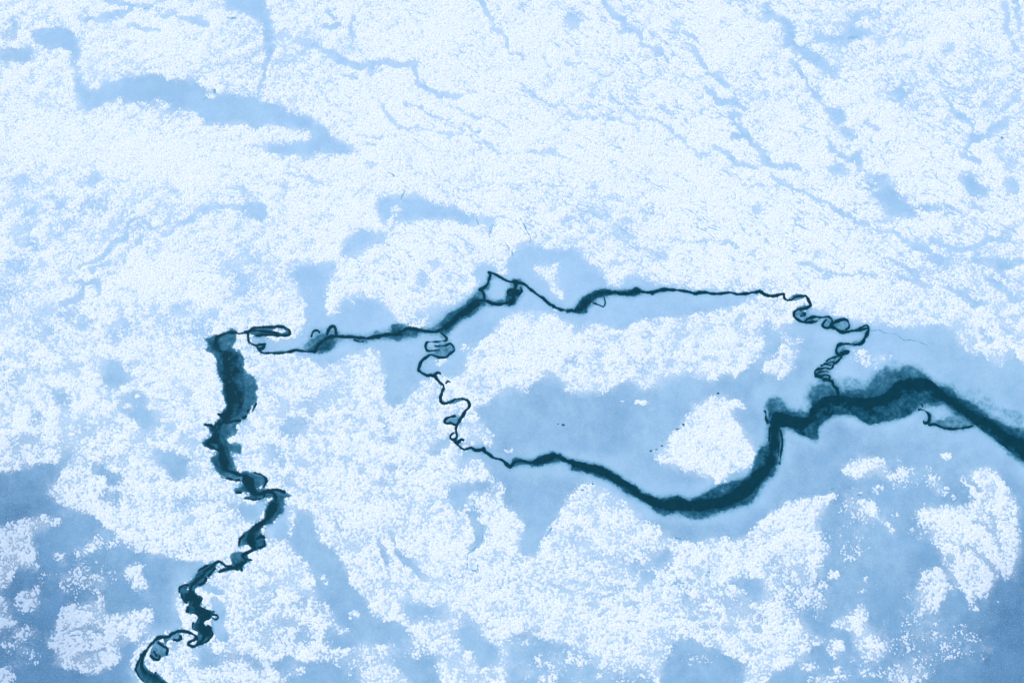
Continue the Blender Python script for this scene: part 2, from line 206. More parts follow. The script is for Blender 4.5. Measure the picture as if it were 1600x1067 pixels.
E(0, "256,22,15,10;270,18,10,6"); G(0, "335,-20 345,0 355,17 385,22 400,30 412,42 412,60 413,75 424,80 428,50 427,30 420,25 418,10 410,-5 405,-20")
L(0, "424,78,9 416,92,8 412,110,6 408,130,4 404,150,3")
L(.1, "468,64,7 490,72,8 512,82,9 530,92,12 548,100,11 566,104,9 582,98,9 605,95,7 625,102,7 648,100,9 651,118,7 650,130,5 668,140,6 685,150,7 705,152,6 722,152,6", "535,118,4 548,122,6 558,126,5", "580,112,9 585,106,6", "750,0,14 755,8,10 768,28,6 768,47,4 790,52,4 795,65,5 798,85,3", "510,15,10 520,22,8 530,30,3", "505,40,8 520,42,8 530,38,6", "555,28,5 550,45,5 548,65,4", "440,55,3 446,80,3", "1000,-5,1 1001,0,1")
L(.35, "632,160,2.5 655,170,3.5 675,183,3 690,187,3 715,200,3 735,215,4 755,222,3.5 768,228,5", "700,165,2.5 720,170,3 730,182,2.5 770,187,3 800,203,2.5", "598,165,3 605,175,5 612,185,8 625,200,6 637,202,5 650,195,3.5 670,205,4 700,212,3 715,198,3 725,195,3.5 745,208,4", "765,235,3 785,240,3 800,235,3", "640,20,1.5 655,40,2 662,55,2", "560,210,1.5 590,215,2 620,212,1.5", "555,225,1.5 590,226,1.5", "440,255,3 470,275,3.5 505,290,4", "540,120,2")if False else None
L(.35, "632,160,2.5 655,170,3.5 675,183,3 690,187,3 715,200,3 735,215,4 755,222,3.5 768,228,5", "700,165,2.5 720,170,3 730,182,2.5 770,187,3 800,203,2.5", "598,165,3 605,175,5 612,185,8 625,200,6 637,202,5 650,195,3.5 670,205,4 700,212,3 715,198,3 725,195,3.5 745,208,4", "765,235,3 785,240,3 800,235,3", "640,20,1.5 655,40,2 662,55,2", "560,210,1.5 590,215,2 620,212,1.5", "555,225,1.5 590,226,1.5", "440,270,3 470,275,3.5 505,290,4")
L(.05, "930,-15,8 940,0,9 950,10,10 962,25,11 975,34,10 977,50,9", "985,46,8 997,50,8 1003,62,5", "1000,72,4 1015,75,5 1030,80,9 1024,88,6", "1070,52,5 1085,55,7 1093,67,5", "1072,68,3 1085,80,9 1092,92,8 1103,108,7", "1102,117,5 1120,120,9 1137,136,7", "1098,136,3 1113,146,8 1125,160,11 1150,160,12 1165,172,8", "1140,180,9 1155,182,6", "1145,192,6 1165,205,8 1175,222,7 1188,235,8 1202,254,9", "1145,212,10 1168,212,10", "1120,232,3 1140,243,8 1150,256,8 1180,260,7")
E(.1, "1058,42,7,8;1056,55,8,6;942,120,11,5;930,137,7,9;926,146,5,6;926,170,6,5;902,80,5,6;895,25,12,18;1132,38,10,6;1197,20,8,16;1196,147,8,6;860,235,8,5")
L(.2, "815,130,4 825,143,5 840,155,5 860,165,4 872,165,4", "880,160,6 888,168,5 890,178,6 903,185,4 925,186,4 950,184,2.5 975,190,2 1000,203,2", "950,143,2 965,158,4 978,172,3 995,185,3 1020,187,3 1040,198,3 1055,208,5 1067,217,5 1075,228,4 1095,245,4", "1028,165,3 1040,172,3 1047,182,3.5 1065,195,2", "798,84,4 812,87,6 820,96,3", "850,85,3 852,100,3 862,105,2", "885,97,3 900,105,3 912,101,2 935,106,2", "855,118,1.5 862,130,1.5", "800,240,2.5 830,237,3 862,235,5 880,245,2.5 905,255,2")
G(0, "1190,15 1210,17 1230,25 1240,35 1245,52 1240,62 1258,72 1272,85 1290,92 1302,102 1308,120 1304,130 1297,123 1290,112 1275,105 1262,97 1248,85 1228,72 1228,60 1226,48 1222,37 1205,28 1185,30")
G(0, "1268,55 1285,50 1300,58 1320,55 1322,42 1345,40 1360,45 1355,55 1335,62 1318,68 1300,70 1280,68 1266,65")
G(0, "1262,138 1280,140 1290,158 1298,167 1318,168 1330,180 1320,187 1305,195 1295,188 1290,170 1278,155 1262,150")
G(0, "1310,197 1325,195 1335,205 1340,213 1325,215 1312,207")
L(.05, "1233,98,5 1245,105,9 1250,115,9 1262,125,5 1263,140,5", "1350,188,3 1365,196,5 1372,204,8", "1293,215,4 1298,230,9 1312,243,7 1330,248,8 1342,240,8 1343,265,8", "1410,128,10 1402,140,6 1408,150,14 1410,162,7", "1385,145,5 1400,143,5", "1470,143,3 1482,158,6 1492,175,8 1510,187,9 1520,198,7", "1570,5,9 1574,20,5 1572,40,8 1575,55,8", "1583,66,6 1590,80,6", "1198,255,9 1215,260,6 1235,258,9 1250,266,8", "1453,108,8 1456,115,5", "1590,0,10 1588,15,8 1596,45,6", "1500,240,5 1530,255,9 1515,250,6")
G(0, "1503,243 1507,222 1518,205 1535,208 1550,195 1575,180 1588,182 1570,200 1552,210 1535,224 1520,225 1512,245")
G(.05,"1295,262 1305,252 1320,258 1330,270 1300,275")
E(.25, "1335,25,12,6;1360,28,8,10;1402,22,5,5;1280,22,14,6;1395,92,10,8;1480,75,10,10;1525,90,10,6;1555,175,12,10;1590,148,10,7;1575,160,7,10;1570,245,12,12;1578,265,8,8;1480,130,8,3;1555,100,14,5")
# --- second row
E(.05, "137,288,15,9;143,318,10,12;112,347,14,9;86,362,10,12;100,380,7,9;47,332,11,7;30,283,15,9;165,325,6,9;100,325,9,9;32,415,17,18;50,378,10,12;60,390,14,6;125,330,8,8;45,352,8,8;80,310,9,7;150,275,8,10;10,412,12,6;18,452,22,10;68,412,8,4")
L(.1, "170,377,7 195,374,9 200,360,6 203,348,6 215,341,6 232,352,7 240,358,4", "215,378,10 220,368,6", "240,360,3 258,354,3 266,345,4", "250,370,2 265,370,4 275,358,4 288,348,11 303,340,10 308,330,6 320,324,7 345,322,6 375,327,6 400,322,7", "125,418,5 145,410,6 160,400,8 170,390,10 175,380,6", "145,425,10 152,418,5 170,412,10", "115,440,6 135,443,9 152,442,10 158,460,6", "130,450,9 122,465,12 95,475,10")
E(.3, "330,332,12,7;338,355,6,6;268,302,10,10;225,312,25,6;375,300,8,8;375,360,6,12;365,425,16,16;385,450,20,22;385,395,14,10;300,440,1,1")
E(.05, "315,512,22,20;285,520,15,8")
E(.45, "230,505,40,16;180,520,25,15;285,482,25,12;100,497,50,12;20,475,30,18;195,505,14,14;340,500,30,14;60,520,40,12")
G(.02, "385,318 400,314 418,320 422,340 405,350 388,342")
E(.4, "435,288,14,8;490,375,10,8;405,398,14,12;450,410,20,6;410,430,20,10")
G(0, "600,305 615,302 625,310 640,306 660,307 675,317 700,322 725,325 735,335 765,338 775,335 778,345 770,352 750,348 725,352 705,343 690,342 665,345 640,347 625,345 618,360 612,362 600,350 590,330 592,315")
G(.02, "562,352 575,356 595,360 610,370 600,374 585,384 565,390 548,400 530,397 532,384 545,376 555,366")
E(.7, "618,328,7,9;612,345,6,9;585,370,8,4")
# ice round the middle leads
G(0, "460,420 485,410 522,412 524,432 516,440 510,470 512,490 525,492 530,470 560,463 590,465 603,475 610,492 630,505 655,513 668,508 678,498 676,485 700,478 720,473 742,452 750,443 740,432 735,425 742,412 760,408 772,412 790,418 800,398 815,378 830,378 845,383 870,390 885,388 905,390 912,405 925,415 940,418 943,432 950,447 965,450 972,440 985,430 1005,432 1020,440 1030,447 1060,448 1110,452 1190,456 1185,468 1160,475 1150,480 1110,488 1070,495 1040,495 1015,498 990,508 980,515 965,517 945,508 930,503 918,510 900,508 880,500 875,490 850,487 830,485 800,490 785,500 775,512 760,530 745,545 722,555 735,565 720,585 700,590 690,580 680,590 664,595 650,610 635,620 615,640 605,630 600,600 598,560 595,550 575,545 560,550 540,560 520,568 505,575 490,570 475,560 460,552 420,551 405,545 395,530 400,527 455,530 475,520 475,505 478,480 472,460 465,445 452,430")
G(.95, "515,440 530,445 530,462 527,490 514,493 512,470", "slim finger of white snow pointing down into bare ice above the middle crack")
G(.9, "835,413 850,412 865,414 876,420 868,428 870,442 878,455 880,466 872,470 868,462 862,450 850,437 838,425", "T shaped scrap of snow on bare blue ice just above the upper crack")
G(.97, "775,352 800,346 815,348 822,362 826,372 815,378 800,388 785,382 770,372 769,360", "rounded snow clump ringed by a hairline crack, between two blue ice patches")
G(.85, "775,420 785,418 797,424 795,430 782,427", "tiny white snow fleck directly above the small square slab")
E(.75, "548,473,6,4;725,545,6,5;703,552,1,1;690,567,8,5;755,553,5,5")
E(.1, "715,400,9,9;660,437,12,12;680,412,12,6;725,440,8,8;735,385,10,8;650,455,12,4;700,432,10,8;705,455,8,5;655,490,10,8")
E(.1, "922,330,12,5;965,362,11,6;925,358,10,9;912,350,8,5;980,345,8,6;890,375,14,4;1005,392,13,5;1035,402,10,7;965,410,9,6;945,342,5,5;928,292,5,5;1185,328,6,7;955,310,10,5;1150,443,12,5;1195,440,8,6;1007,335,6,8;800,290,15,6;850,290,14,4;862,317,5,4")
L(.3, "880,345,2 900,338,3 920,335,3 940,337,3", "1055,377,2.5 1072,384,3 1085,378,4 1100,375,3 1125,381,3.5 1140,377,5 1150,385,7", "1165,392,3 1175,397,6 1182,393,4", "1055,353,1.5 1075,350,1.5 1100,360,1.5", "1165,289,2 1190,291,2.5 1210,290,2")
G(0, "1345,272 1380,270 1388,285 1403,298 1402,308 1418,315 1430,330 1445,343 1420,342 1400,340 1385,330 1373,325 1375,312 1360,302 1338,293 1345,288 1365,295 1372,300 1378,290 1360,282")
G(0, "1428,313 1440,316 1458,318 1482,328 1468,333 1445,332 1432,325"); G(0, "1500,275 1520,268 1525,285 1540,293 1546,312 1530,310 1510,300 1503,288")
L(.08, "1205,278,3 1225,288,5 1245,297,5 1270,306,5 1285,315,7 1300,320,5 1312,333,6 1330,340,5 1340,348,6 1355,352,6", "1365,345,3 1385,347,4", "1368,364,4 1390,362,7 1402,368,6 1412,378,6 1425,384,12 1445,388,13 1453,392,8", "1452,372,4 1472,380,9 1488,390,9 1505,393,9 1520,388,9 1542,378,7", "1450,403,9 1465,408,16 1478,410,12 1478,420,6", "1475,320,4 1490,326,6 1505,335,4", "1520,320,3 1535,330,5", "1520,410,8 1545,408,8 1565,412,14 1600,410,10", "1566,420,14 1570,430,8", "1245,410,3 1262,413,5 1280,420,6 1300,424,5 1325,431,5 1345,428,4 1365,430,3", "1392,408,4 1410,416,6 1430,424,8 1440,433,4", "1415,437,4 1440,440,8 1458,447,5", "1535,430,6 1548,440,9 1562,444,12 1575,455,12 1582,472,10 1595,468,8", "1508,462,12 1520,472,12 1540,474,8", "1485,450,8 1500,460,6", "1290,430,8 1298,432,5", "1580,285,10 1590,300,8", "1572,280,4 1578,300,3", "1550,375,9 1580,372,6")
E(.25, "1242,387,5,5;1280,400,7,7;1545,432,10,5;1400,435,14,6;1420,490,8,5;1330,405,1,1;1590,495,12,8;1560,480,10,8")
# lower side of the upper right crack and the right sheet
G(0, "1268,478 1280,484 1300,492 1330,500 1360,508 1385,504 1400,508 1440,510 1465,505 1490,515 1500,535 1512,556 1530,553 1540,548 1545,562 1560,575 1570,577 1565,560 1580,545 1600,565 1700,570 1900,600 1900,1320 1150,1320 1200,1050 1240,1035 1265,1015 1262,985 1250,965 1260,945 1275,900 1290,860 1278,830 1280,810 1262,808 1215,800 1195,810 1165,840 1150,845 1110,835 1095,850 1070,845 1040,835 1020,820 1000,810 985,790 965,778 950,765 925,755 905,760 888,775 872,800 855,830 848,850 840,866 815,868 806,860 818,840 818,810 800,795 785,790 780,775 790,770 785,757 770,745 760,730 755,720 740,712 728,725 719,735 720,705 735,702 722,695 716,685 735,697 752,690 778,697 770,680 755,665 740,645 735,640 760,632 780,615 800,605 812,610 850,590 865,585 880,592 886,612 930,616 965,606 975,592 990,603 1010,611 1035,597 1055,588 1085,592 1115,597 1130,583 1145,590 1165,575 1190,555 1200,520 1225,508 1240,504 1245,490")
G(.75, "1240,470 1246,482 1238,492 1240,502 1225,510 1205,522 1195,535 1185,545 1190,520 1200,490 1215,475")
G(.8, "1188,570 1200,560 1215,555 1235,545 1250,548 1240,565 1248,575 1225,588 1217,594 1205,585 1190,585", "small ragged snow patch on the island floe's right end, left of the coiled crack")
E(.6, "1240,533,14,7;1225,527,10,6;1345,553,14,7;1005,629,14,4;975,625,5,3;800,704,12,4;820,613,6,4;1228,545,8,5;1245,552,6,6")
E(.35, "1350,565,18,12;1330,550,12,6")
G(.93, "1080,628 1098,631 1112,617 1122,618 1135,625 1150,624 1168,635 1162,641 1145,637 1140,650 1155,662 1165,680 1180,695 1183,710 1175,730 1155,738 1140,735 1135,750 1122,756 1115,745 1095,747 1085,735 1070,738 1050,725 1032,724 1025,710 1040,695 1048,680 1060,670 1068,660 1083,640", "large bell shaped snow patch on the island floe, inside the bend of the dark lead")
G(.7, "1460,500 1490,515 1500,535 1512,556 1530,553 1538,548 1550,562 1565,578 1570,577 1565,560 1560,545 1578,538 1600,565 1700,560 1700,500"); E(.1, "1545,530,9,8;1500,512,9,5;1535,515,8,5;1575,520,10,6")
G(.82, "1315,730 1325,722 1340,717 1370,712 1383,718 1395,738 1388,746 1370,740 1350,744 1337,750 1320,744", "comma shaped snow patch, first below the right lead's dark bulge")
G(.8, "1402,722 1410,718 1415,735 1425,755 1420,758 1408,752 1395,764 1388,752 1400,742", "upright snow scrap just right of the comma shaped patch, below the right lead")
E(.55, "1340,763,7,5;1368,765,9,7;1478,711,9,7;1447,733,9,5;1468,768,14,9;1490,778,3,4;1462,752,10,8")
G(.85, "1325,780 1350,777 1363,784 1372,800 1385,812 1398,832 1398,840 1390,838 1378,818 1362,805 1345,800 1330,795", "crooked snow streak bending down right, between two larger patches under the right lead")
E(.5, "1365,818,8,4;1400,802,6,6;1348,812,10,5;1423,835,3,4")
G(.88, "1430,800 1450,790 1490,792 1515,790 1530,780 1512,765 1503,750 1515,740 1530,728 1555,735 1570,760 1590,780 1592,820 1597,850 1590,870 1588,890 1575,908 1562,898 1552,905 1545,925 1537,940 1527,925 1520,932 1522,950 1514,948 1510,925 1500,915 1488,895 1472,878 1470,858 1455,845 1445,830", "largest snow patch at the right edge, cut by narrow blue channels")
L(.1, "1545,802,3 1552,822,5 1560,845,5 1566,860,3", "1512,850,3 1530,863,6 1550,880,6 1560,895,8", "1480,870,8 1490,880,6", "1518,812,3 1538,820,4 1552,832,4", "1515,752,8 1530,765,8")
E(.1, "1508,858,6,7;1487,873,8,6;1560,893,8,8")
G(.82, "1440,887 1450,893 1462,887 1478,896 1480,915 1500,915 1485,922 1475,935 1465,962 1450,972 1435,965 1433,955 1420,945 1420,930 1435,915", "ragged snow patch hanging off the lower left of the largest right-hand patch")
E(.8, "1520,951,9,4;1559,940,3,3")
G(.9, "1165,840 1185,820 1200,804 1222,790 1245,780 1275,775 1305,770 1308,775 1292,788 1290,802 1275,810 1275,830 1265,835 1280,855 1270,866 1240,862 1235,855 1200,850 1180,845", "wedge of grainy snow below the dark lead's bend, tip pointing up right")
G(.9, "1100,850 1120,848 1145,850 1155,862 1157,880 1145,893 1120,895 1112,905 1105,895 1103,870", "round snow patch left of the grainy wedge, under the curved lead")
G(.82, "1163,865 1185,858 1200,862 1215,880 1200,893 1180,898 1165,893 1160,878", "oval snow patch between the round patch and the wedge above it")
G(.5, "1195,868 1220,868 1220,885 1243,895 1220,905 1195,895")
G(.78, "1250,875 1280,868 1288,885 1277,900 1262,893", "little snow tuft below the wedge's right corner")
E(.75, "1302,898,7,6;1350,921,8,4;1352,904,4,4"); E(.12, "1450,1000,40,25;1490,985,25,10")
G(.68, "1195,925 1225,918 1250,925 1275,912 1295,912 1290,930 1292,950 1275,953 1265,940 1255,945 1248,960 1230,945 1215,940", "patchy snow scrap below the small tuft under the grainy wedge")
G(.88, "1150,960 1200,965 1225,957 1240,955 1250,975 1258,988 1237,997 1245,1005 1262,1020 1240,1035 1220,1033 1200,1045 1170,1052 1150,1040")
G(.85, "1295,970 1318,960 1332,964 1335,950 1345,940 1357,950 1354,972 1365,985 1382,1003 1393,1010 1380,1022 1377,1032 1350,1038 1345,1025 1335,1005 1335,990 1315,983 1298,978", "three armed snow patch standing alone on dark ice, bottom right")
E(.7, "1276,998,12,9;1307,1013,13,13;1332,1032,6,6;1265,1042,14,8;1318,1056,14,4;1352,1050,8,8;1430,1048,25,12;1410,1060,25,10;1290,1062,22,7;1310,1045,14,4;1405,1040,6,4")
E(.3, "1440,1030,30,10;1475,998,20,4;1470,1012,8,8;1335,1000,1,1;1530,1005,12,5;1425,945,12,25")
# --- third row: left sheet
G(0, "168,563 185,562 190,575 205,583 200,600 180,607 160,605 157,590 165,580"); E(.05, "207,567,9,8")
G(.03, "190,620 210,612 225,612 232,625 225,635 245,645 252,665 235,668 228,682 220,680 220,665 205,652 190,648"); E(.7, "205,633,13,4;218,620,4,3")
G(.1, "70,598 85,604 100,610 115,620 112,635 90,632 80,620"); E(.35, "60,655,16,12;12,595,18,22;30,690,25,12;100,632,14,6;175,622,20,6;300,615,15,6;85,540,10,20;135,665,14,12;265,670,10,8;310,690,15,6;240,608,10,6;0,560,15,12;130,510,20,8")
G(0, "236,698 255,703 280,710 300,718 293,735 290,750 272,754 264,740 246,720"); G(.08, "138,725 160,722 172,735 190,738 192,755 185,765 170,762 160,745 142,738"); E(.15, "172,778,16,12;205,735,1,1;235,750,14,4;285,785,18,10;330,780,14,8")
G(0, "-300,735 0,738 25,735 50,728 85,722 105,705 118,698 112,715 96,735 85,755 68,768 90,785 115,800 140,800 165,820 185,838 200,855 230,866 260,870 290,876 340,878 330,890 290,905 270,925 280,950 290,985 270,985 240,990 215,1015 205,1045 215,1070 250,1110 -300,1400")
G(0, "368,785 385,783 415,775 420,785 408,800 400,815 380,812 368,795 355,790 340,800 335,790")
G(.7, "-300,820 0,822 20,815 35,810 55,805 70,803 95,812 100,820 82,826 62,824 52,835 52,850 58,870 60,890 50,892 38,880 25,890 20,905 5,925 -60,930 -300,930", "lacy snow patch cut by the left edge, above the big lower left patch")
G(.6, "25,930 35,922 60,918 62,930 60,955 40,960 25,945", "faint little snow patch between the left edge and the big lower left patch"); G(.6, "-60,935 8,932 18,945 10,960 15,975 8,985 -60,985"); E(.6, "38,990,12,16;8,1006,8,6;5,1058,16,16;122,1048,1,1;105,797,8,5;48,882,12,8;12,970,12,14")
G(.72, "115,862 130,852 150,838 163,835 162,850 142,864 122,872", "small diagonal snow scrap above the big lower left patch"); E(.6, "95,870,12,7")
G(.75, "85,985 92,965 100,950 120,945 140,942 155,935 152,920 141,905 150,900 162,915 158,930 168,950 168,963 185,957 215,953 240,950 240,965 230,975 230,990 210,1003 198,998 190,990 182,995 190,1015 185,1035 165,1045 130,1055 125,1045 100,1047 85,1030 90,1015 75,1010 80,995", "big lumpy snow patch in the lower left, left of the winding lead")
G(.8, "188,890 200,885 222,882 224,890 220,900 230,910 228,922 212,920 200,905", "small kidney shaped snow patch between the big lower left patch and the lead")
G(.35, "100,902 115,890 135,898 128,912 108,918 90,932")
L(0, "100,990,2 130,982,6 160,988,8", "120,1030,5 140,1018,6 165,1010,5", "325,918,14 345,925,10", "335,940,14 345,960,16 340,985,18")
G(0, "420,772 437,788 462,797 490,800 492,820 498,845 520,857 535,880 550,910 560,925 580,950 590,965 620,968 642,985 645,1005 625,1015 600,1008 575,1005 545,1010 520,1015 505,1000 505,985 525,985 522,960 510,945 495,935 490,910 480,885 460,865 455,850 440,842 415,838 420,820 435,810 445,790")
G(.8, "452,796 464,800 460,825 458,840 448,840 450,820", "narrow upright strip of snow just right of the left lead's lower knee"); E(.5, "505,902,9,6;508,915,4,5"); E(.75, "555,962,9,6;535,985,9,6")
E(.15, "459,665,20,18;490,640,12,8;520,618,22,6;435,715,12,18;446,747,12,7;592,655,14,7;605,663,9,10;617,728,14,6;600,750,7,9;610,685,9,6;480,630,10,4;485,725,14,6;545,650,8,6;570,560,1,1;470,720,8,6;425,695,8,8;565,735,6,5;650,650,1,1;440,675,14,10")
G(.05, "668,708 676,692 692,683 703,678 706,690 692,704 682,716"); G(.05, "698,762 725,757 748,752 765,748 772,756 752,768 735,776 728,790 735,802 712,802 700,785")
E(.1, "760,768,14,8;745,800,9,12;728,760,25,5")
L(.3, "440,748,2 460,758,3 500,770,2.5", "719,738,3 722,728,4 727,722,5")
L(.02, "620,860,8 635,875,12 650,890,13 668,903,9", "590,845,6 598,860,10 605,882,9", "735,800,9 748,822,14 750,842,14 738,860,8", "525,815,5 533,830,4", "612,835,4 615,850,3 622,868,3", "645,910,3 640,930,3", "470,820,30 478,860,30")
G(.15, "625,945 650,942 690,945 712,952 695,968 665,972 645,970 625,960")
G(0, "718,952 735,965 745,985 760,995 775,1008 785,1030 770,1042 750,1045 730,1022 715,1002 700,990 720,980 722,965")
G(0, "605,1030 625,1018 655,1025 672,1018 690,1020 683,1045 695,1090 650,1090 640,1060 620,1045"); G(0, "425,1035 450,1020 475,1035 505,1030 540,1045 545,1060 560,1120 300,1140 440,1075"); G(.05, "545,1040 562,1045 560,1100 545,1100")
E(.65, "465,1050,15,6;415,1058,30,7;425,1066,25,8;455,1043,6,4"); E(.1, "430,925,6,14;410,895,14,6;412,920,8,6;465,945,16,8;448,970,12,8;470,990,10,12;500,955,8,8;480,1000,10,5;405,1040,20,10;450,905,9,4;475,930,9,8;500,1020,8,5;560,1055,6,16")
G(.02, "320,1010 350,985 365,990 345,1015 350,1022 385,1025 400,1020 395,1032 345,1035 330,1045 300,1040 285,1020 270,1015 265,1000 295,1015")
G(.7, "235,1035 245,1030 262,1030 285,1040 292,1055 320,1060 400,1062 400,1110 280,1110 260,1060"); E(.75, "302,1025,11,12;340,1012,12,10;250,1042,10,8;355,1045,14,10;385,1050,12,8;285,1013,8,4")
G(0, "800,990 830,985 850,1000 880,1004 902,1012 915,1022 928,1035 945,1045 975,1046 1010,1058 1030,1068 1030,1140 780,1140 790,1060 795,1030"); E(.6, "820,1045,9,18;855,1058,16,12;872,1032,14,7;900,1060,10,5;945,1058,26,7;850,1030,6,9;885,1018,7,6;905,1036,8,5"); E(.55, "735,1010,1,1;765,1055,12,8;720,1035,22,18;705,1015,14,16;815,1003,20,6;730,1060,22,10;790,1000,7,18")
G(0, "1048,1000 1070,995 1088,1003 1110,1008 1140,1022 1170,1035 1162,1060 1150,1140 1015,1140 1035,1060 1038,1035 1050,1015")
E(.3, "905,835,15,17"); E(.5, "903,838,7,7"); E(.05, "1020,885,26,10;985,878,16,9;1040,868,12,10;965,918,20,6;1060,912,22,8;1000,920,6,8;1015,865,20,6;960,870,12,5;990,895,8,10")
L(.1, "860,912,4 878,920,5 900,928,4", "915,943,5 930,945,8", "935,960,6 950,950,5", "925,935,4 945,932,5 960,930,3", "980,945,7 997,943,5", "980,973,8 990,972,5", "1010,900,14 1025,905,8", "895,905,2 920,915,3")
E(.15, "1078,985,8,3;980,998,7,5;1090,940,14,5;1130,935,18,6;1160,955,20,6;1185,985,12,6;1105,978,14,6;1140,980,16,4;1190,965,12,8;1175,930,16,6;835,985,8,5;1070,935,6,8;1180,1015,14,5;1150,942,20,6;907,1000,6,5;1120,960,10,5")
G(0, "1110,925 1122,915 1145,902 1160,900 1185,905 1195,925 1185,940 1172,925 1155,917 1140,915")
G(.86, "785,500 800,489 830,485 850,488 873,495 880,505 915,513 925,505 945,507 958,517 970,519 992,508 1015,499 1045,497 1080,492 1115,487 1150,477 1165,482 1180,470 1200,466 1215,476 1200,490 1190,520 1192,545 1165,572 1145,588 1130,582 1113,595 1085,591 1055,586 1035,594 1010,608 990,601 975,590 962,603 930,613 888,608 882,590 865,583 850,588 812,607 800,603 780,612 758,630 738,634 720,612 708,604 705,597 722,585 738,567 745,548 762,530") if False else None
E(.1, "890,565,12,9;935,548,12,6;992,567,12,9;935,555,8,6;1080,585,8,4;917,520,1,1;960,530,14,5;1015,525,14,6;1065,520,12,5;1150,505,6,8;1015,500,6,5;1195,515,14,16;1160,495,8,5;1110,560,12,5;1050,570,10,5;760,600,1,1;1155,540,10,5;1000,580,14,4;715,565,10,10;705,580,7,9;700,590,5,5;1085,540,12,4;900,517,6,5;928,533,14,4")

E(.37, "1440,985,60,40;1330,850,40,30;1500,1010,60,22;1290,600,20,10;1370,560,30,14;1100,1030,30,8;560,1030,60,14;120,905,60,25;40,1010,30,30;190,850,50,12;1420,745,40,20;1330,790,18,30;870,1035,60,20;980,1050,40,12;60,770,1,1;470,1000,50,15;640,1010,40,20;1440,830,16,20;1260,930,40,40;1390,1045,60,18;265,1030,1,1")
TONE = [(20,85,45,.32),(250,150,110,.16),(400,175,90,.14),(860,640,130,.12),(-60,1080,220,.85),(0,800,90,.4),(30,980,110,.25),(1680,1110,220,.85),(1640,900,150,.15),(430,1080,120,.15),(1300,900,200,.10),(0,640,90,.1),(1250,660,160,.10),(200,950,140,.15)]  # ice tone spots; the corner ones paint lens vignetting into the colour

# ------------------------------------------------------------------ low resolution density map
R0, R1, RS = -340, -300, 2.0; RW, RH = 1160, 860
def ingrid(poly, X, Y):
    m = np.zeros(X.shape, bool); n = len(poly); j = n-1
    for i in range(n):
        x0, y0 = poly[i]; x1, y1 = poly[j]
        if y0 != y1:
            c = ((y0 > Y) != (y1 > Y)) & (X < (x1-x0)*(Y-y0)/(y1-y0)+x0); m ^= c
        j = i
    return m
def blur(a, r):
    r = int(round(r))
    if r < 1: return a
    for ax in (0, 1):
        for k in range(2):
            c = np.cumsum(np.pad(a, [(r+1, r) if q == ax else (0, 0) for q in (0, 1)], mode='edge'), axis=ax, dtype=np.float64)
            n = a.shape[ax]
            hi = np.take(c, np.arange(2*r+1, 2*r+1+n), axis=ax); lo = np.take(c, np.arange(0, n), axis=ax)
            a = ((hi-lo)/(2*r+1)).astype(np.float32)
    return a
def seg_dist(pts, X, Y, local=False):
    """signed to half width: returns min over segments of (distance - half width)"""
    out = np.full(X.shape, 1e3, np.float32); wl = np.zeros(X.shape, np.float32)
    for i in range(len(pts)-1):
        (x0, y0, w0), (x1, y1, w1) = pts[i], pts[i+1]
        m = max(w0, w1) + 14
        sel = (X > min(x0, x1)-m) & (X < max(x0, x1)+m) & (Y > min(y0, y1)-m) & (Y < max(y0, y1)+m)
        if not sel.any(): continue
        xs = X[sel]; ys = Y[sel]; dx, dy = x1-x0, y1-y0; l2 = dx*dx+dy*dy+1e-6
        t = np.clip(((xs-x0)*dx+(ys-y0)*dy)/l2, 0, 1)
        d = np.hypot(xs-x0-t*dx, ys-y0-t*dy) - (w0+(w1-w0)*t)/2
        cur = out[sel]; o = d < cur; cur[o] = d[o]; out[sel] = cur
        cw = wl[sel]; cw[o] = (w0+(w1-w0)*t)[o]; wl[sel] = cw
    return (out, wl) if local else out
def window(pts, m):
    x0, x1 = pts[:, 0].min()-m, pts[:, 0].max()+m; y0, y1 = pts[:, 1].min()-m, pts[:, 1].max()+m
    a = max(0, int((x0-R0)/RS)); b = min(RW, int((x1-R0)/RS)+2); c = max(0, int((y0-R1)/RS)); d = min(RH, int((y1-R1)/RS)+2)
    return slice(c, d), slice(a, b)
def density_map():
    X, Y = np.meshgrid(R0+RS*np.arange(RW), R1+RS*np.arange(RH))
    D = np.full(X.shape, .84, np.float32); S = np.zeros(X.shape, np.int16); labels = []
    for op in OPS:
        k, d = op[0], op[1]
        if k in 'ze':
            x, y, a, b = op[2]; pts = np.array([[x-a, y-b], [x+a, y+b]])
            f = 2.2 if k == 'z' else 1.6
            w_ = window(pts, max(a, b)*1.5+6); xs, ys = X[w_], Y[w_]
            r = ((xs-x)/a)**2+((ys-y)/b)**2
            m = (np.exp(-r*1.1) if k == 'z' else (sstep(1.6, .45, np.sqrt(r))*(.68 if d < .45 else 1)))
            D[w_] = D[w_]*(1-m)+d*m
        elif k == 'l':
            pts = op[2]; w_ = window(pts, 12); q = seg_dist(pts, X[w_], Y[w_])
            m = sstep(2.1, -1.5, q); D[w_] = D[w_]*(1-m)+d*m
        else:
            pts = op[2]; w_ = window(pts, 12); m0 = ingrid(pts, X[w_], Y[w_]).astype(np.float32)
            m = blur(m0, 1)*.6 + blur(m0, 3)*.4; D[w_] = D[w_]*(1-m)+d*m
            if len(op) > 3 and op[3]:
                labels.append(op[3]); sub = S[w_]; sub[(blur(m0, 4) > .06)] = len(labels)
            elif d > .45:
                pass
    return D, S, labels
def sample(A, u, v):
    fx = np.clip((u-R0)/RS, 0, RW-1.01); fy = np.clip((v-R1)/RS, 0, RH-1.01)
    xi = fx.astype(np.int32); yi = fy.astype(np.int32); fx = (fx-xi).astype(np.float32); fy = (fy-yi).astype(np.float32)
    return (A[yi, xi]*(1-fx)+A[yi, xi+1]*fx)*(1-fy)+(A[yi+1, xi]*(1-fx)+A[yi+1, xi+1]*fx)*fy

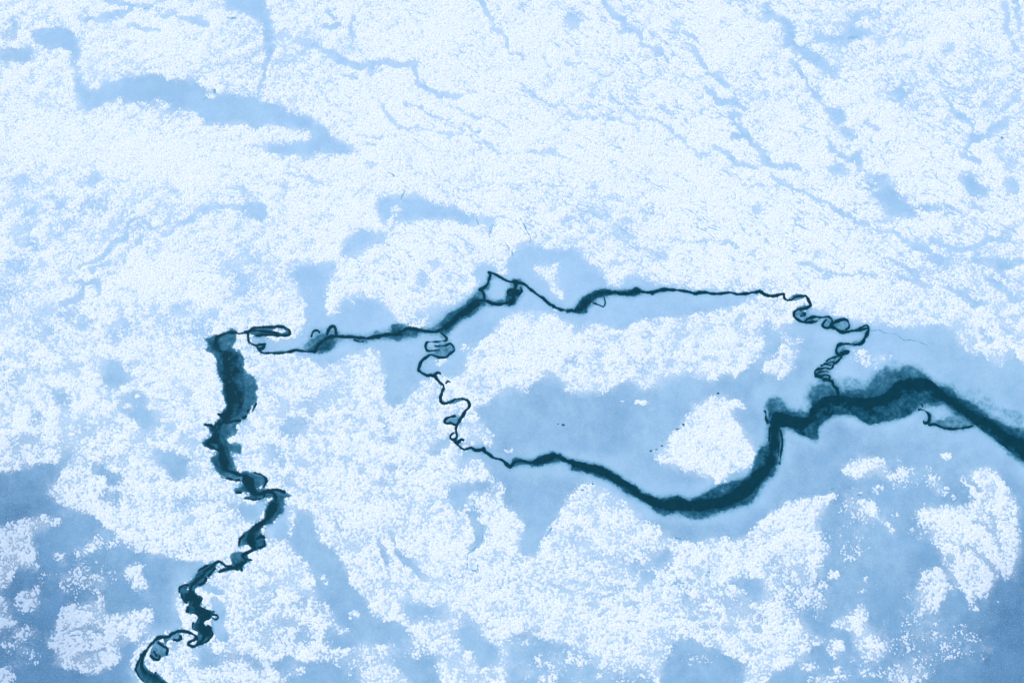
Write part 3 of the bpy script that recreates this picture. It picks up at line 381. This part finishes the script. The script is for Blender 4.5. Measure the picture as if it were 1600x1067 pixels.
def lead_field(u, v, gx, gy):
    """u,v regular-ish grids (rows x cols). darkness 0..1"""
    # small wobble so the edges fray
    wu = u + 1.0*fbm(gx, gy, 7, 11, 3) + 1.2*vn(gx, gy, 16, 13); wv = v + 1.0*fbm(gx, gy, 7, 21, 3) + 1.2*vn(gx, gy, 16, 23)
    D = np.zeros(u.shape, np.float32)
    def rows(pts, m):
        x0, x1 = pts[:, 0].min()-m, pts[:, 0].max()+m; y0, y1 = pts[:, 1].min()-m, pts[:, 1].max()+m
        sel = (u > x0) & (u < x1) & (v > y0) & (v < y1)
        r = np.where(sel.any(1))[0]; c = np.where(sel.any(0))[0]
        if len(r) == 0 or len(c) == 0: return None
        return slice(r[0], r[-1]+1), slice(c[0], c[-1]+1)
    def pdist(pts, X, Y):
        q = np.concatenate([pts, pts[:1]]); q = np.c_[q, np.zeros(len(q))]
        d = seg_dist(q, X, Y); d = np.minimum(d, 14.)
        return np.where(ingrid(pts, X, Y), -d, d)
    fray = fbm(gx, gy, 9, 31, 4, .7); fray2 = vn(gx*.6+gy*.8, gy*.6-gx*.8, 4, 37)
    for dk, soft, rim, s in THIN:
        pts = spline(P2(s), True, 2); w_ = rows(pts, 16)
        if w_ is None: continue
        k = min(soft*.35, 3.2)
        X = u[w_]*(1-min(1, k))+wu[w_]*min(1, k); Y = v[w_]*(1-min(1, k))+wv[w_]*min(1, k)
        lf = vn(gx[w_], gy[w_], 15, 39)*.7 + vn(gx[w_], gy[w_], 7, 40)*.3
        d = pdist(pts, X, Y) + (fray[w_]*soft*.8 + fray2[w_]*soft*.25 if soft < 4.5 else lf*soft*.9 + fray[w_]*1.1)
        m = sstep(soft*.9, -soft*1.1, d)
        val = dk*m*(1+.16*fray[w_]+.10*fray2[w_]+.18*lf)
        if rim: val = np.maximum(val, rim*.85*sstep(1.3, .1, np.abs(d+.3))*sstep(-.9, .5, fray[w_]))
        D[w_] = np.where(dk > .6, np.maximum(D[w_], val), np.maximum(D[w_], val))
    for dk, soft, s in LITE:
        pts = P2(s); w_ = rows(pts, 12)
        if w_ is None: continue
        d = pdist(pts, wu[w_]*.5+u[w_]*.5, wv[w_]*.5+v[w_]*.5); m = sstep(soft*.6, -soft*.9, d); D[w_] = D[w_]*(1-m)+dk*m
    for s in CORE:
        pts = spline(P3(s)); w_ = rows(pts, 16)
        if w_ is None: continue
        X = u[w_]*.45+wu[w_]*.55; Y = v[w_]*.45+wv[w_]*.55
        q, wl = seg_dist(pts, X, Y, True); bg_ = sstep(3.0, 6.5, wl); st_ = fray[w_]
        q2 = q + bg_*(st_*2.2 + fray2[w_]*1.3) + (1-bg_)*(.45*st_ + .4*fray2[w_] - .35 + .85*vn(gx[w_], gy[w_], 8, 44))
        hal = sstep(.10, .5, D[w_])*sstep(2, 5, wl)
        m = (1-.02*bg_)*sstep(1, 0, (q2+.35+3.4*bg_)/(1.65+5.0*bg_))
        m = np.maximum(m, hal*np.minimum(D[w_] + .15*np.exp(-np.maximum(q, 0)/(4.5+2.5*st_)) + .20*np.exp(-np.maximum(q, 0)/12), 1))
        D[w_] = np.maximum(D[w_], m)
    lead = D.copy()
    for dk, s in [(.6*a_, b_) for a_, b_ in HAIR] + [(.75, b_) for a_, b_ in VENTS]:
        pts = spline(P3(s)); w_ = rows(pts, 8)
        if w_ is None: continue
        X = wu[w_]; Y = wv[w_]
        q = seg_dist(pts, X, Y) + .5*fray2[w_]
        D[w_] = np.maximum(D[w_], dk*sstep(1.0, -.7, q))
    return np.clip(D, 0, 1), np.clip(lead, 0, 1)

def fields(gx, gy, u, v):
    """gx,gy ground coordinates in sixth-of-a-metre units"""
    DM, SM, labels = density_map()
    D, LEAD = lead_field(u, v, gx, gy)
    wu = u + 3.6*fbm(gx, gy, 13, 41, 4, .8) + 2.5*vn(gx, gy, 26, 47); wv = v + 3.6*fbm(gx, gy, 13, 51, 4, .8) + 2.5*vn(gx, gy, 26, 57)
    dens = sample(DM, wu, wv)
    # stretched along the wind (down to the right) in the upper half
    ax, ay = gx*.80 - gy*.60, gx*.60 + gy*.80
    an = fbm(ax*.45, ay*1.25, 15, 61, 3, .65)
    iso = fbm(gx, gy, 19, 71, 4, .7)
    mixu = sstep(620, 380, v)
    clump = iso*(1-.55*mixu)+an*(.75*mixu)
    g1 = fbm(gx, gy, 3.1, 81, 2, .7); g2 = vn(gx+3*g1, gy, 5.5, 91)
    mid = np.clip(1-np.abs(dens-.6)*1.8, 0, 1)
    g3 = fbm(gx, gy, 9, 95, 2, .7)
    ws = worley(gx+1.2*g2, gy+1.2*g1, 3.3, 97); wc = worley(gx*.8+1.2*g2, gy*.8+1.2*g1, 3.3, 98); wk = sstep(450, 850, v)
    wy = .50 - (ws*(1-wk)+wc*wk)
    # wind cracks: thin winding seams running down to the right over the upper sheet
    def seam(sc_, seed, th):
        q = fbm(bx*.33, by, sc_, seed, 4, .62) ; return sstep(th, 0, np.abs(q))
    bx, by = gx*.87 + gy*.49, -gx*.49 + gy*.87
    bx2, by2 = gx*.97 - gy*.2, gx*.2 + gy*.97
    patchy = sstep(-.15, .35, vn(gx, gy, 70, 301)); pat2 = sstep(-.45, .05, vn(gx, gy, 45, 302))
    upper = sstep(560, 420, v)*(.35+.65*sstep(500, 800, u+v*.3))
    sm_ = np.maximum(pat2*seam(21, 303, .075), .9*seam(13, 311, .055)*patchy)*upper
    bx, by = bx2, by2
    sm_ = np.maximum(sm_, .7*seam(14, 321, .09)*patchy*(1-upper)*sstep(.6, .75, dens))
    F = (dens-.575)*1.45 + clump*(.30+.50*mid) + g1*.30 + g2*.22 + g3*.34 + wy*1.75 - 2.0*sm_ + .32*sstep(.82, .98, dens)*(.35+.65*mixu) + .07*mixu - .09*(1-mixu)
    F = F - 1.8*sstep(.16, .42, D) - .35*sstep(.25, .0, dens)
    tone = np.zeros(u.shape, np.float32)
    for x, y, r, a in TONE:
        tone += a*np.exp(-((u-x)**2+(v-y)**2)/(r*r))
    tone = np.clip(tone + .27*sstep(250, 800, v) + .09*iso + .10*vn(gx, gy, 60, 401), 0, 1.2)  # darkening down the view is painted light falloff; the noise is ice tone
    global SEAM; SEAM = sm_
    return D, F, LEAD, tone, dens, SM, labels
#FIELDS-END

# ------------------------------------------------------------------ materials
def new_mat(name):
    m = bpy.data.materials.new(name); m.use_nodes = True
    return m, m.node_tree, m.node_tree.nodes['Principled BSDF']
def attr(nt, name):
    n = nt.nodes.new('ShaderNodeAttribute'); n.attribute_name = name; return n.outputs['Fac']
def ramp(nt, fac, stops):
    n = nt.nodes.new('ShaderNodeValToRGB'); nt.links.new(fac, n.inputs[0]); cr = n.color_ramp
    while len(cr.elements) < len(stops): cr.elements.new(.5)
    for e, (p, c) in zip(cr.elements, stops): e.position = p; e.color = (*c, 1)
    return n.outputs[0]
def noise(nt, scale, detail=3, rough=.6):
    tc = nt.nodes.new('ShaderNodeTexCoord'); n = nt.nodes.new('ShaderNodeTexNoise')
    nt.links.new(tc.outputs['Object'], n.inputs['Vector']); n.inputs['Scale'].default_value = scale
    n.inputs['Detail'].default_value = detail; n.inputs['Roughness'].default_value = rough
    return n.outputs['Fac']
def mixc(nt, fac, a, b, mode='MIX'):
    n = nt.nodes.new('ShaderNodeMix'); n.data_type = 'RGBA'; n.blend_type = mode
    for s, x in ((0, fac), (6, a), (7, b)):
        if hasattr(x, 'links'): nt.links.new(x, n.inputs[s])
        elif s == 0: n.inputs[0].default_value = x
        else: n.inputs[s].default_value = (*x, 1)
    return n.outputs[2]
def maprange(nt, f, a, b, c, d):
    n = nt.nodes.new('ShaderNodeMapRange'); nt.links.new(f, n.inputs[0])
    for i, x in enumerate((a, b, c, d)): n.inputs[i+1].default_value = x
    return n.outputs[0]
def ice_nodes(nt):
    pale = ramp(nt, attr(nt, 'tone_vignette'), ICE_TONE)  # ice colour from the tone map, painted corner vignette included
    fine = noise(nt, 1.3, 5, .7); pale = mixc(nt, 1.0, pale, ramp(nt, fine, [(.25, (.86, .88, .92)), (.75, (1.0, 1.0, 1.0))]), 'MULTIPLY')
    rime = noise(nt, 3.4, 2, .6)
    pale = mixc(nt, maprange(nt, rime, .56, .78, 0, .55), pale, (.66, .82, .92))
    pale = mixc(nt, maprange(nt, rime, .36, .26, 0, .30), pale, (.12, .27, .42))
    big = noise(nt, .10, 5, .65); pale = mixc(nt, maprange(nt, big, .42, .68, 0, .36), pale, (.20, .42, .68))
    dn = noise(nt, 2.2, 4, .7); m = nt.nodes.new('ShaderNodeMath'); m.operation = 'MULTIPLY'
    nt.links.new(attr(nt, 'dusting'), m.inputs[0]); nt.links.new(maprange(nt, dn, .32, .68, .04, .60), m.inputs[1])
    pale = mixc(nt, m.outputs[0], pale, (.84, .90, .95))
    return pale, None
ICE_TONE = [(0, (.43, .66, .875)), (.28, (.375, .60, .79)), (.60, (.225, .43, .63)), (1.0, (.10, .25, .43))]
WET = [(0, (0, 0, 0)), (1, (1, 1, 1))]
ice, nt, b = new_mat('sea_ice')
pale, _ = ice_nodes(nt)
wn = noise(nt, 1.1, 4, .7)
wetf = attr(nt, 'wetness')
a_ = nt.nodes.new('ShaderNodeMath'); a_.operation = 'MULTIPLY_ADD'
nt.links.new(maprange(nt, wn, .3, .7, -.12, .12), a_.inputs[0])
k_ = ramp(nt, wetf, [(0, (0, 0, 0)), (.3, (1, 1, 1)), (.8, (1, 1, 1)), (1, (0, 0, 0))]); nt.links.new(k_, a_.inputs[1]); nt.links.new(wetf, a_.inputs[2])
thin = ramp(nt, a_.outputs[0], [(0, (.43, .66, .87)), (.25, (.19, .43, .61)), (.5, (.042, .18, .285)), (.78, (.008, .085, .145)), (1.0, (.002, .042, .070))])
fac = ramp(nt, a_.outputs[0], [(0, (0, 0, 0)), (.30, (1, 1, 1))])
nt.links.new(mixc(nt, fac, pale, thin), b.inputs['Base Color'])
b.inputs['Roughness'].default_value = .6; b.inputs['Specular IOR Level'].default_value = .06

snow, nt, b = new_mat('snow')
sn = noise(nt, 3.0, 3, .65); c = ramp(nt, sn, [(.35, (.50, .65, .78)), (.50, (.88, .935, .945)), (.7, (.91, .96, .96))])
c = mixc(nt, maprange(nt, attr(nt, 'depth'), .0, .60, .62, 0), c, (.52, .70, .87))
c = mixc(nt, maprange(nt, attr(nt, 'tone_vignette'), .45, 1.1, 0, .75), c, (.42, .58, .78))  # snow dimmed in the corners: vignette painted into its colour
nt.links.new(c, b.inputs['Base Color']); b.inputs['Roughness'].default_value = .8; b.inputs['Specular IOR Level'].default_value = .1

water, nt, b = new_mat('sea_water')
nt.links.new(ramp(nt, noise(nt, .6, 3), [(.3, (.002, .038, .062)), (.7, (.003, .050, .076))]), b.inputs['Base Color'])
b.inputs['Roughness'].default_value = .12; b.inputs['IOR'].default_value = 1.333

far, nt, b = new_mat('distant_ice_and_snow')
f = maprange(nt, noise(nt, .05, 9, .72), .44, .50, 0, 1)
nt.links.new(mixc(nt, f, (.26, .50, .80), (.88, .92, .96)), b.inputs['Base Color']); b.inputs['Roughness'].default_value = .7

# ------------------------------------------------------------------ grid
import os
CELL = float(os.environ.get('CELL', '0.165'))
X0, X1, Y0, Y1 = -150., 150., -92., 108.
nx = int((X1-X0)/CELL)+1; ny = int((Y1-Y0)/CELL)+1
xs = np.linspace(X0, X1, nx); ys = np.linspace(Y1, Y0, ny)
GX, GY = np.meshgrid(xs, ys)
U, V = project(GX, GY); U = U.astype(np.float32); V = V.astype(np.float32)
DMAP = density_map()[0]
D, F, LEAD, tone, dens, SM, LABELS = fields((GX*6.7).astype(np.float32), (-GY*6.7).astype(np.float32), U, V)
GX = GX.astype(np.float32); GY = GY.astype(np.float32)
# close everything at the rim of the survey
rimd = np.minimum(np.minimum(GX-X0, X1-GX), np.minimum(GY-Y0, Y1-GY)); D *= sstep(0, 4, rimd).astype(np.float32); LEAD = LEAD*sstep(0, 4, rimd).astype(np.float32)
ZW = -.13
soft = np.clip(LEAD, 0, 1); BL = np.maximum(LEAD, np.maximum(.46*blur(soft, 4)+.34*blur(soft, 10), .40*blur(soft, 2))*sstep(0, .6, 1-LEAD)); 
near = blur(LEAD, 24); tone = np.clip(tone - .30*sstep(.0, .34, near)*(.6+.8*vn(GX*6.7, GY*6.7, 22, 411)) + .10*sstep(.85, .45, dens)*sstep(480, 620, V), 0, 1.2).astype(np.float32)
WET_ = np.clip(np.maximum(BL, D), 0, 1).astype(np.float32)
zi = (.015*vn(GX*6.7, GY*6.7, 30, 5) - .09*sstep(.30, .88, D) - .16*sstep(.88, .97, D)).astype(np.float32)
zi = np.where(rimd < .01, 0, zi).astype(np.float32)

def cells(mask): return mask[:-1, :-1] & mask[1:, :-1] & mask[:-1, 1:] & mask[1:, 1:]
def corner_max(A): return np.maximum(np.maximum(A[:-1, :-1], A[1:, :-1]), np.maximum(A[:-1, 1:], A[1:, 1:]))
def build(name, cm, Z, mat, attrs, parent=None):
    r, c = np.nonzero(cm)
    if len(r) == 0: return None
    i00 = r*nx+c; q = np.stack([i00, i00+nx, i00+nx+1, i00+1], 1).astype(np.int64)
    used = np.zeros(nx*ny, bool); used[q.ravel()] = True
    idx = np.cumsum(used)-1; vi = np.nonzero(used)[0]; q = idx[q]
    co = np.stack([GX.ravel()[vi], GY.ravel()[vi], Z.ravel()[vi]], 1).astype(np.float32)
    me = bpy.data.meshes.new(name); me.vertices.add(len(vi)); me.vertices.foreach_set('co', co.ravel())
    me.loops.add(len(q)*4); me.loops.foreach_set('vertex_index', q.ravel().astype(np.int32))
    me.polygons.add(len(q)); me.polygons.foreach_set('loop_start', (np.arange(len(q))*4).astype(np.int32))
    me.polygons.foreach_set('use_smooth', np.ones(len(q), bool))
    me.update(calc_edges=True)
    for k, A in attrs.items():
        a = me.attributes.new(k, 'FLOAT', 'POINT'); a.data.foreach_set('value', A.ravel()[vi].astype(np.float32))
    me.materials.append(mat)
    o = bpy.data.objects.new(name, me); sc.collection.objects.link(o)
    if parent: o.parent = parent
    return o
def tag(o, label=None, cat=None, kind=None, group=None):
    if o is None: return
    if label: o['label'] = label
    if cat: o['category'] = cat
    if kind: o['kind'] = kind
    if group: o['group'] = group

# ------------------------------------------------------------------ which plate a cell belongs to
c0 = [P3(s)[:, :2] for s in CORE]
left = c0[0][:36]                                    # top of the left lead down to its lower knee
leftlow = next(P3(s)[:, :2] for s in CORE if s.startswith("336,880,2 332"))
mid_ = c0[1]; up = next(P3(s)[:, :2] for s in CORE if s.startswith("750,453"))
sq = next(P3(s)[:, :2] for s in CORE if s.startswith("680,541")); rt = next(P3(s)[:, :2] for s in CORE if s.startswith("1213,655,7 1222"))
sqtop = P2("690,520 697,527 697,532 690,533 668,535 665,540 667,547 675,548 686,547 680,541")
k690 = [i for i, p in enumerate(mid_) if p[0] >= 686][0]
k805 = [i for i, p in enumerate(up) if tuple(p) == (805, 441)][0]
kr = [i for i, p in enumerate(rt) if p[0] >= 1300][0]
island = np.concatenate([mid_[k690:], up[k805:], rt[:kr][::-1], sq[::-1], sqtop[::-1]])
slab = np.concatenate([P2("757,466"), mid_[[i for i, p in enumerate(mid_) if p[0] >= 768][0]:], up[:k805+1][::-1], P2("750,453 756,460")])
south = np.concatenate([P2("345,1190 360,1330"), leftlow[::-1], left[::-1], mid_[:k690+1], sqtop, sq, rt, P2("1960,850 1960,1400 360,1400")])
cu = (U[:-1, :-1]+U[1:, 1:])/2; cv = (V[:-1, :-1]+V[1:, 1:])/2
in_slab = ingrid(slab, cu, cv); in_isl = ingrid(island, cu, cv) & ~in_slab
in_south = ingrid(south, cu, cv) & ~in_isl & ~in_slab; in_north = ~(in_slab | in_isl | in_south)

Dc = (LEAD[:-1, :-1]+LEAD[1:, 1:]+LEAD[1:, :-1]+LEAD[:-1, 1:])/4
lead_c = Dc > .30
dust = sample(blur(DMAP, 2), U, V) + .10*fbm(GX*6.7, -GY*6.7, 24, 63, 4, .7); dust = np.maximum(sstep(.25, .95, dust), .85*sstep(.12, .70, sample(blur(DMAP, 4), U, V) + .22*fbm(GX*6.7, -GY*6.7, 12, 66, 4, .75)))*sstep(.3, .1, D)*(1-.7*SEAM)
att = {'wetness': WET_, 'tone_vignette': tone, 'dusting': dust}
regs = [('new_ice', 'dark teal thin ice in the tall lead running down the left to the bottom edge', lambda u, v: (u < 372) & (v > 505) & (v < 760) | (u < 470) & (v > 740)),
        ('new_ice', 'thin ice rafted in a flat pill shaped loop, right of the left lead top', lambda u, v: (u < 476) & (v < 560)),
        ('new_ice', 'teal thin ice in the slanting middle lead climbing to the small square slab', lambda u, v: (u < 818) & (v < 530) & (v > 400)),
        ('new_ice', 'thin ice along the winding crack down the left side of the island floe', lambda u, v: (u < 794) & (v > 525) & (v < 735) & (u > 640)),
        ('new_ice', 'thin ice in the long slender crack along the top of the island floe', lambda u, v: (u < 1222) & (v < 500) & (v > 400)),
        ('new_ice', 'thin ice curled into coils round the right end of the island floe', lambda u, v: (u > 1221) & (u < 1362) & (v < 600) & (v > 440)),
        ('new_ice', 'dark thin ice in the wide sagging lead below the island floe', lambda u, v: (u < 1226) & (v > 650) & (v < 830)),
        ('new_ice', 'broad smoky band of thin ice running out to the right edge', lambda u, v: (u > 1190) & (v > 540) & (v < 900))]
def components(m):
    """connected patches of a cell mask, largest first"""
    todo = set((np.nonzero(m.ravel())[0]).tolist()); W = m.shape[1]; out = []
    while todo:
        st_ = [todo.pop()]; comp = []
        while st_:
            i = st_.pop(); comp.append(i)
            for j in (i-1, i+1, i-W, i+W):
                if j in todo: todo.discard(j); st_.append(j)
        out.append(np.array(comp))
    out.sort(key=len, reverse=True); return out
left_over = lead_c.copy(); used = np.zeros(lead_c.shape, bool)
for nm, lb, fn in regs:
    m = left_over & fn(cu, cv); left_over &= ~m
    root = bpy.data.objects.new(nm, None); sc.collection.objects.link(root)
    tag(root, lb, 'thin ice', group='thin new ice frozen in the leads')
    dark = np.zeros(m.shape, bool); small = m & (Dc >= .86)
    for q in components(small)[:12]:
        if len(q) < 60: break
        c_ = np.zeros(m.size, bool); c_[q] = True; c_ = c_.reshape(m.shape); dark |= c_
        build('dark_channel', c_, zi, ice, att, root)
    for q in components(m & ~dark)[:25]:
        if len(q) < 40: break
        c_ = np.zeros(m.size, bool); c_[q] = True; c_ = c_.reshape(m.shape); used |= c_
        build('thin_ice', c_, zi, ice, att, root)
    used |= dark
    if root.children: 
        v = np.array([c.bound_box[0][:] for c in root.children]).mean(0); root.location = (float(v[0]), float(v[1]), 0)
        for c in root.children: c.location = (-root.location.x, -root.location.y, 0)
lead_c = used
tag(build('ice_sheet', in_north & ~lead_c, zi, ice, att), 'vast pale blue ice sheet filling the top and left, above the cracks', 'ice sheet')
tag(build('ice_sheet', in_south & ~lead_c, zi, ice, att), 'blue ice sheet along the bottom and right, below the curved dark lead', 'ice sheet')
tag(build('ice_floe', in_isl & ~lead_c, zi, ice, att), 'large island floe in the middle, ringed on all sides by dark cracks', 'ice floe')
tag(build('ice_slab', in_slab & ~lead_c, zi, ice, att), 'small bare square slab of ice caught in the fork above the middle crack', 'ice slab')

# ------------------------------------------------------------------ snow lying on the ice
zs = (zi + np.clip(F*.06, -.03, .06) + .0).astype(np.float32)
sm = (corner_max(F) > 0)
sidc = np.zeros(sm.shape, np.int16)
fx = np.clip(((cu-R0)/RS).astype(int), 0, RW-1); fy = np.clip(((cv-R1)/RS).astype(int), 0, RH-1); sidc = SM[fy, fx]
sat = {'tone_vignette': tone, 'depth': F}
for i, lb in enumerate(LABELS):
    tag(build('snow_patch', sm & (sidc == i+1), zs, snow, sat), lb, 'snow patch', group='separate snow patches')
rest = sm & (sidc == 0)
tag(build('snow_cover', rest & in_north, zs, snow, sat), 'grainy wind packed snow over the upper and left ice sheet', 'snow', 'stuff')
tag(build('snow_cover', rest & in_south, zs, snow, sat), 'broken snow crust over the lower ice sheet', 'snow', 'stuff')
tag(build('snow_cover', rest & (in_isl | in_slab), zs, snow, sat), 'broad band of snow across the top of the island floe', 'snow', 'stuff')

# ------------------------------------------------------------------ open water, and the ice field out to the horizon
def flat(name, verts, faces, mat):
    me = bpy.data.meshes.new(name); me.from_pydata(verts, [], faces); me.update(); me.materials.append(mat)
    o = bpy.data.objects.new(name, me); sc.collection.objects.link(o); tag(o, kind='structure'); return o
R = 20000.
flat('sea_water', [(-R, -R, ZW), (R, -R, ZW), (R, R, ZW), (-R, R, ZW)], [(0, 1, 2, 3)], water)
flat('ice_field', [(X0, Y0, 0), (X1, Y0, 0), (X1, Y1, 0), (X0, Y1, 0), (-R, -R, 0), (R, -R, 0), (R, R, 0), (-R, R, 0)],
     [(4, 5, 1, 0), (5, 6, 2, 1), (6, 7, 3, 2), (7, 4, 0, 3)], far)
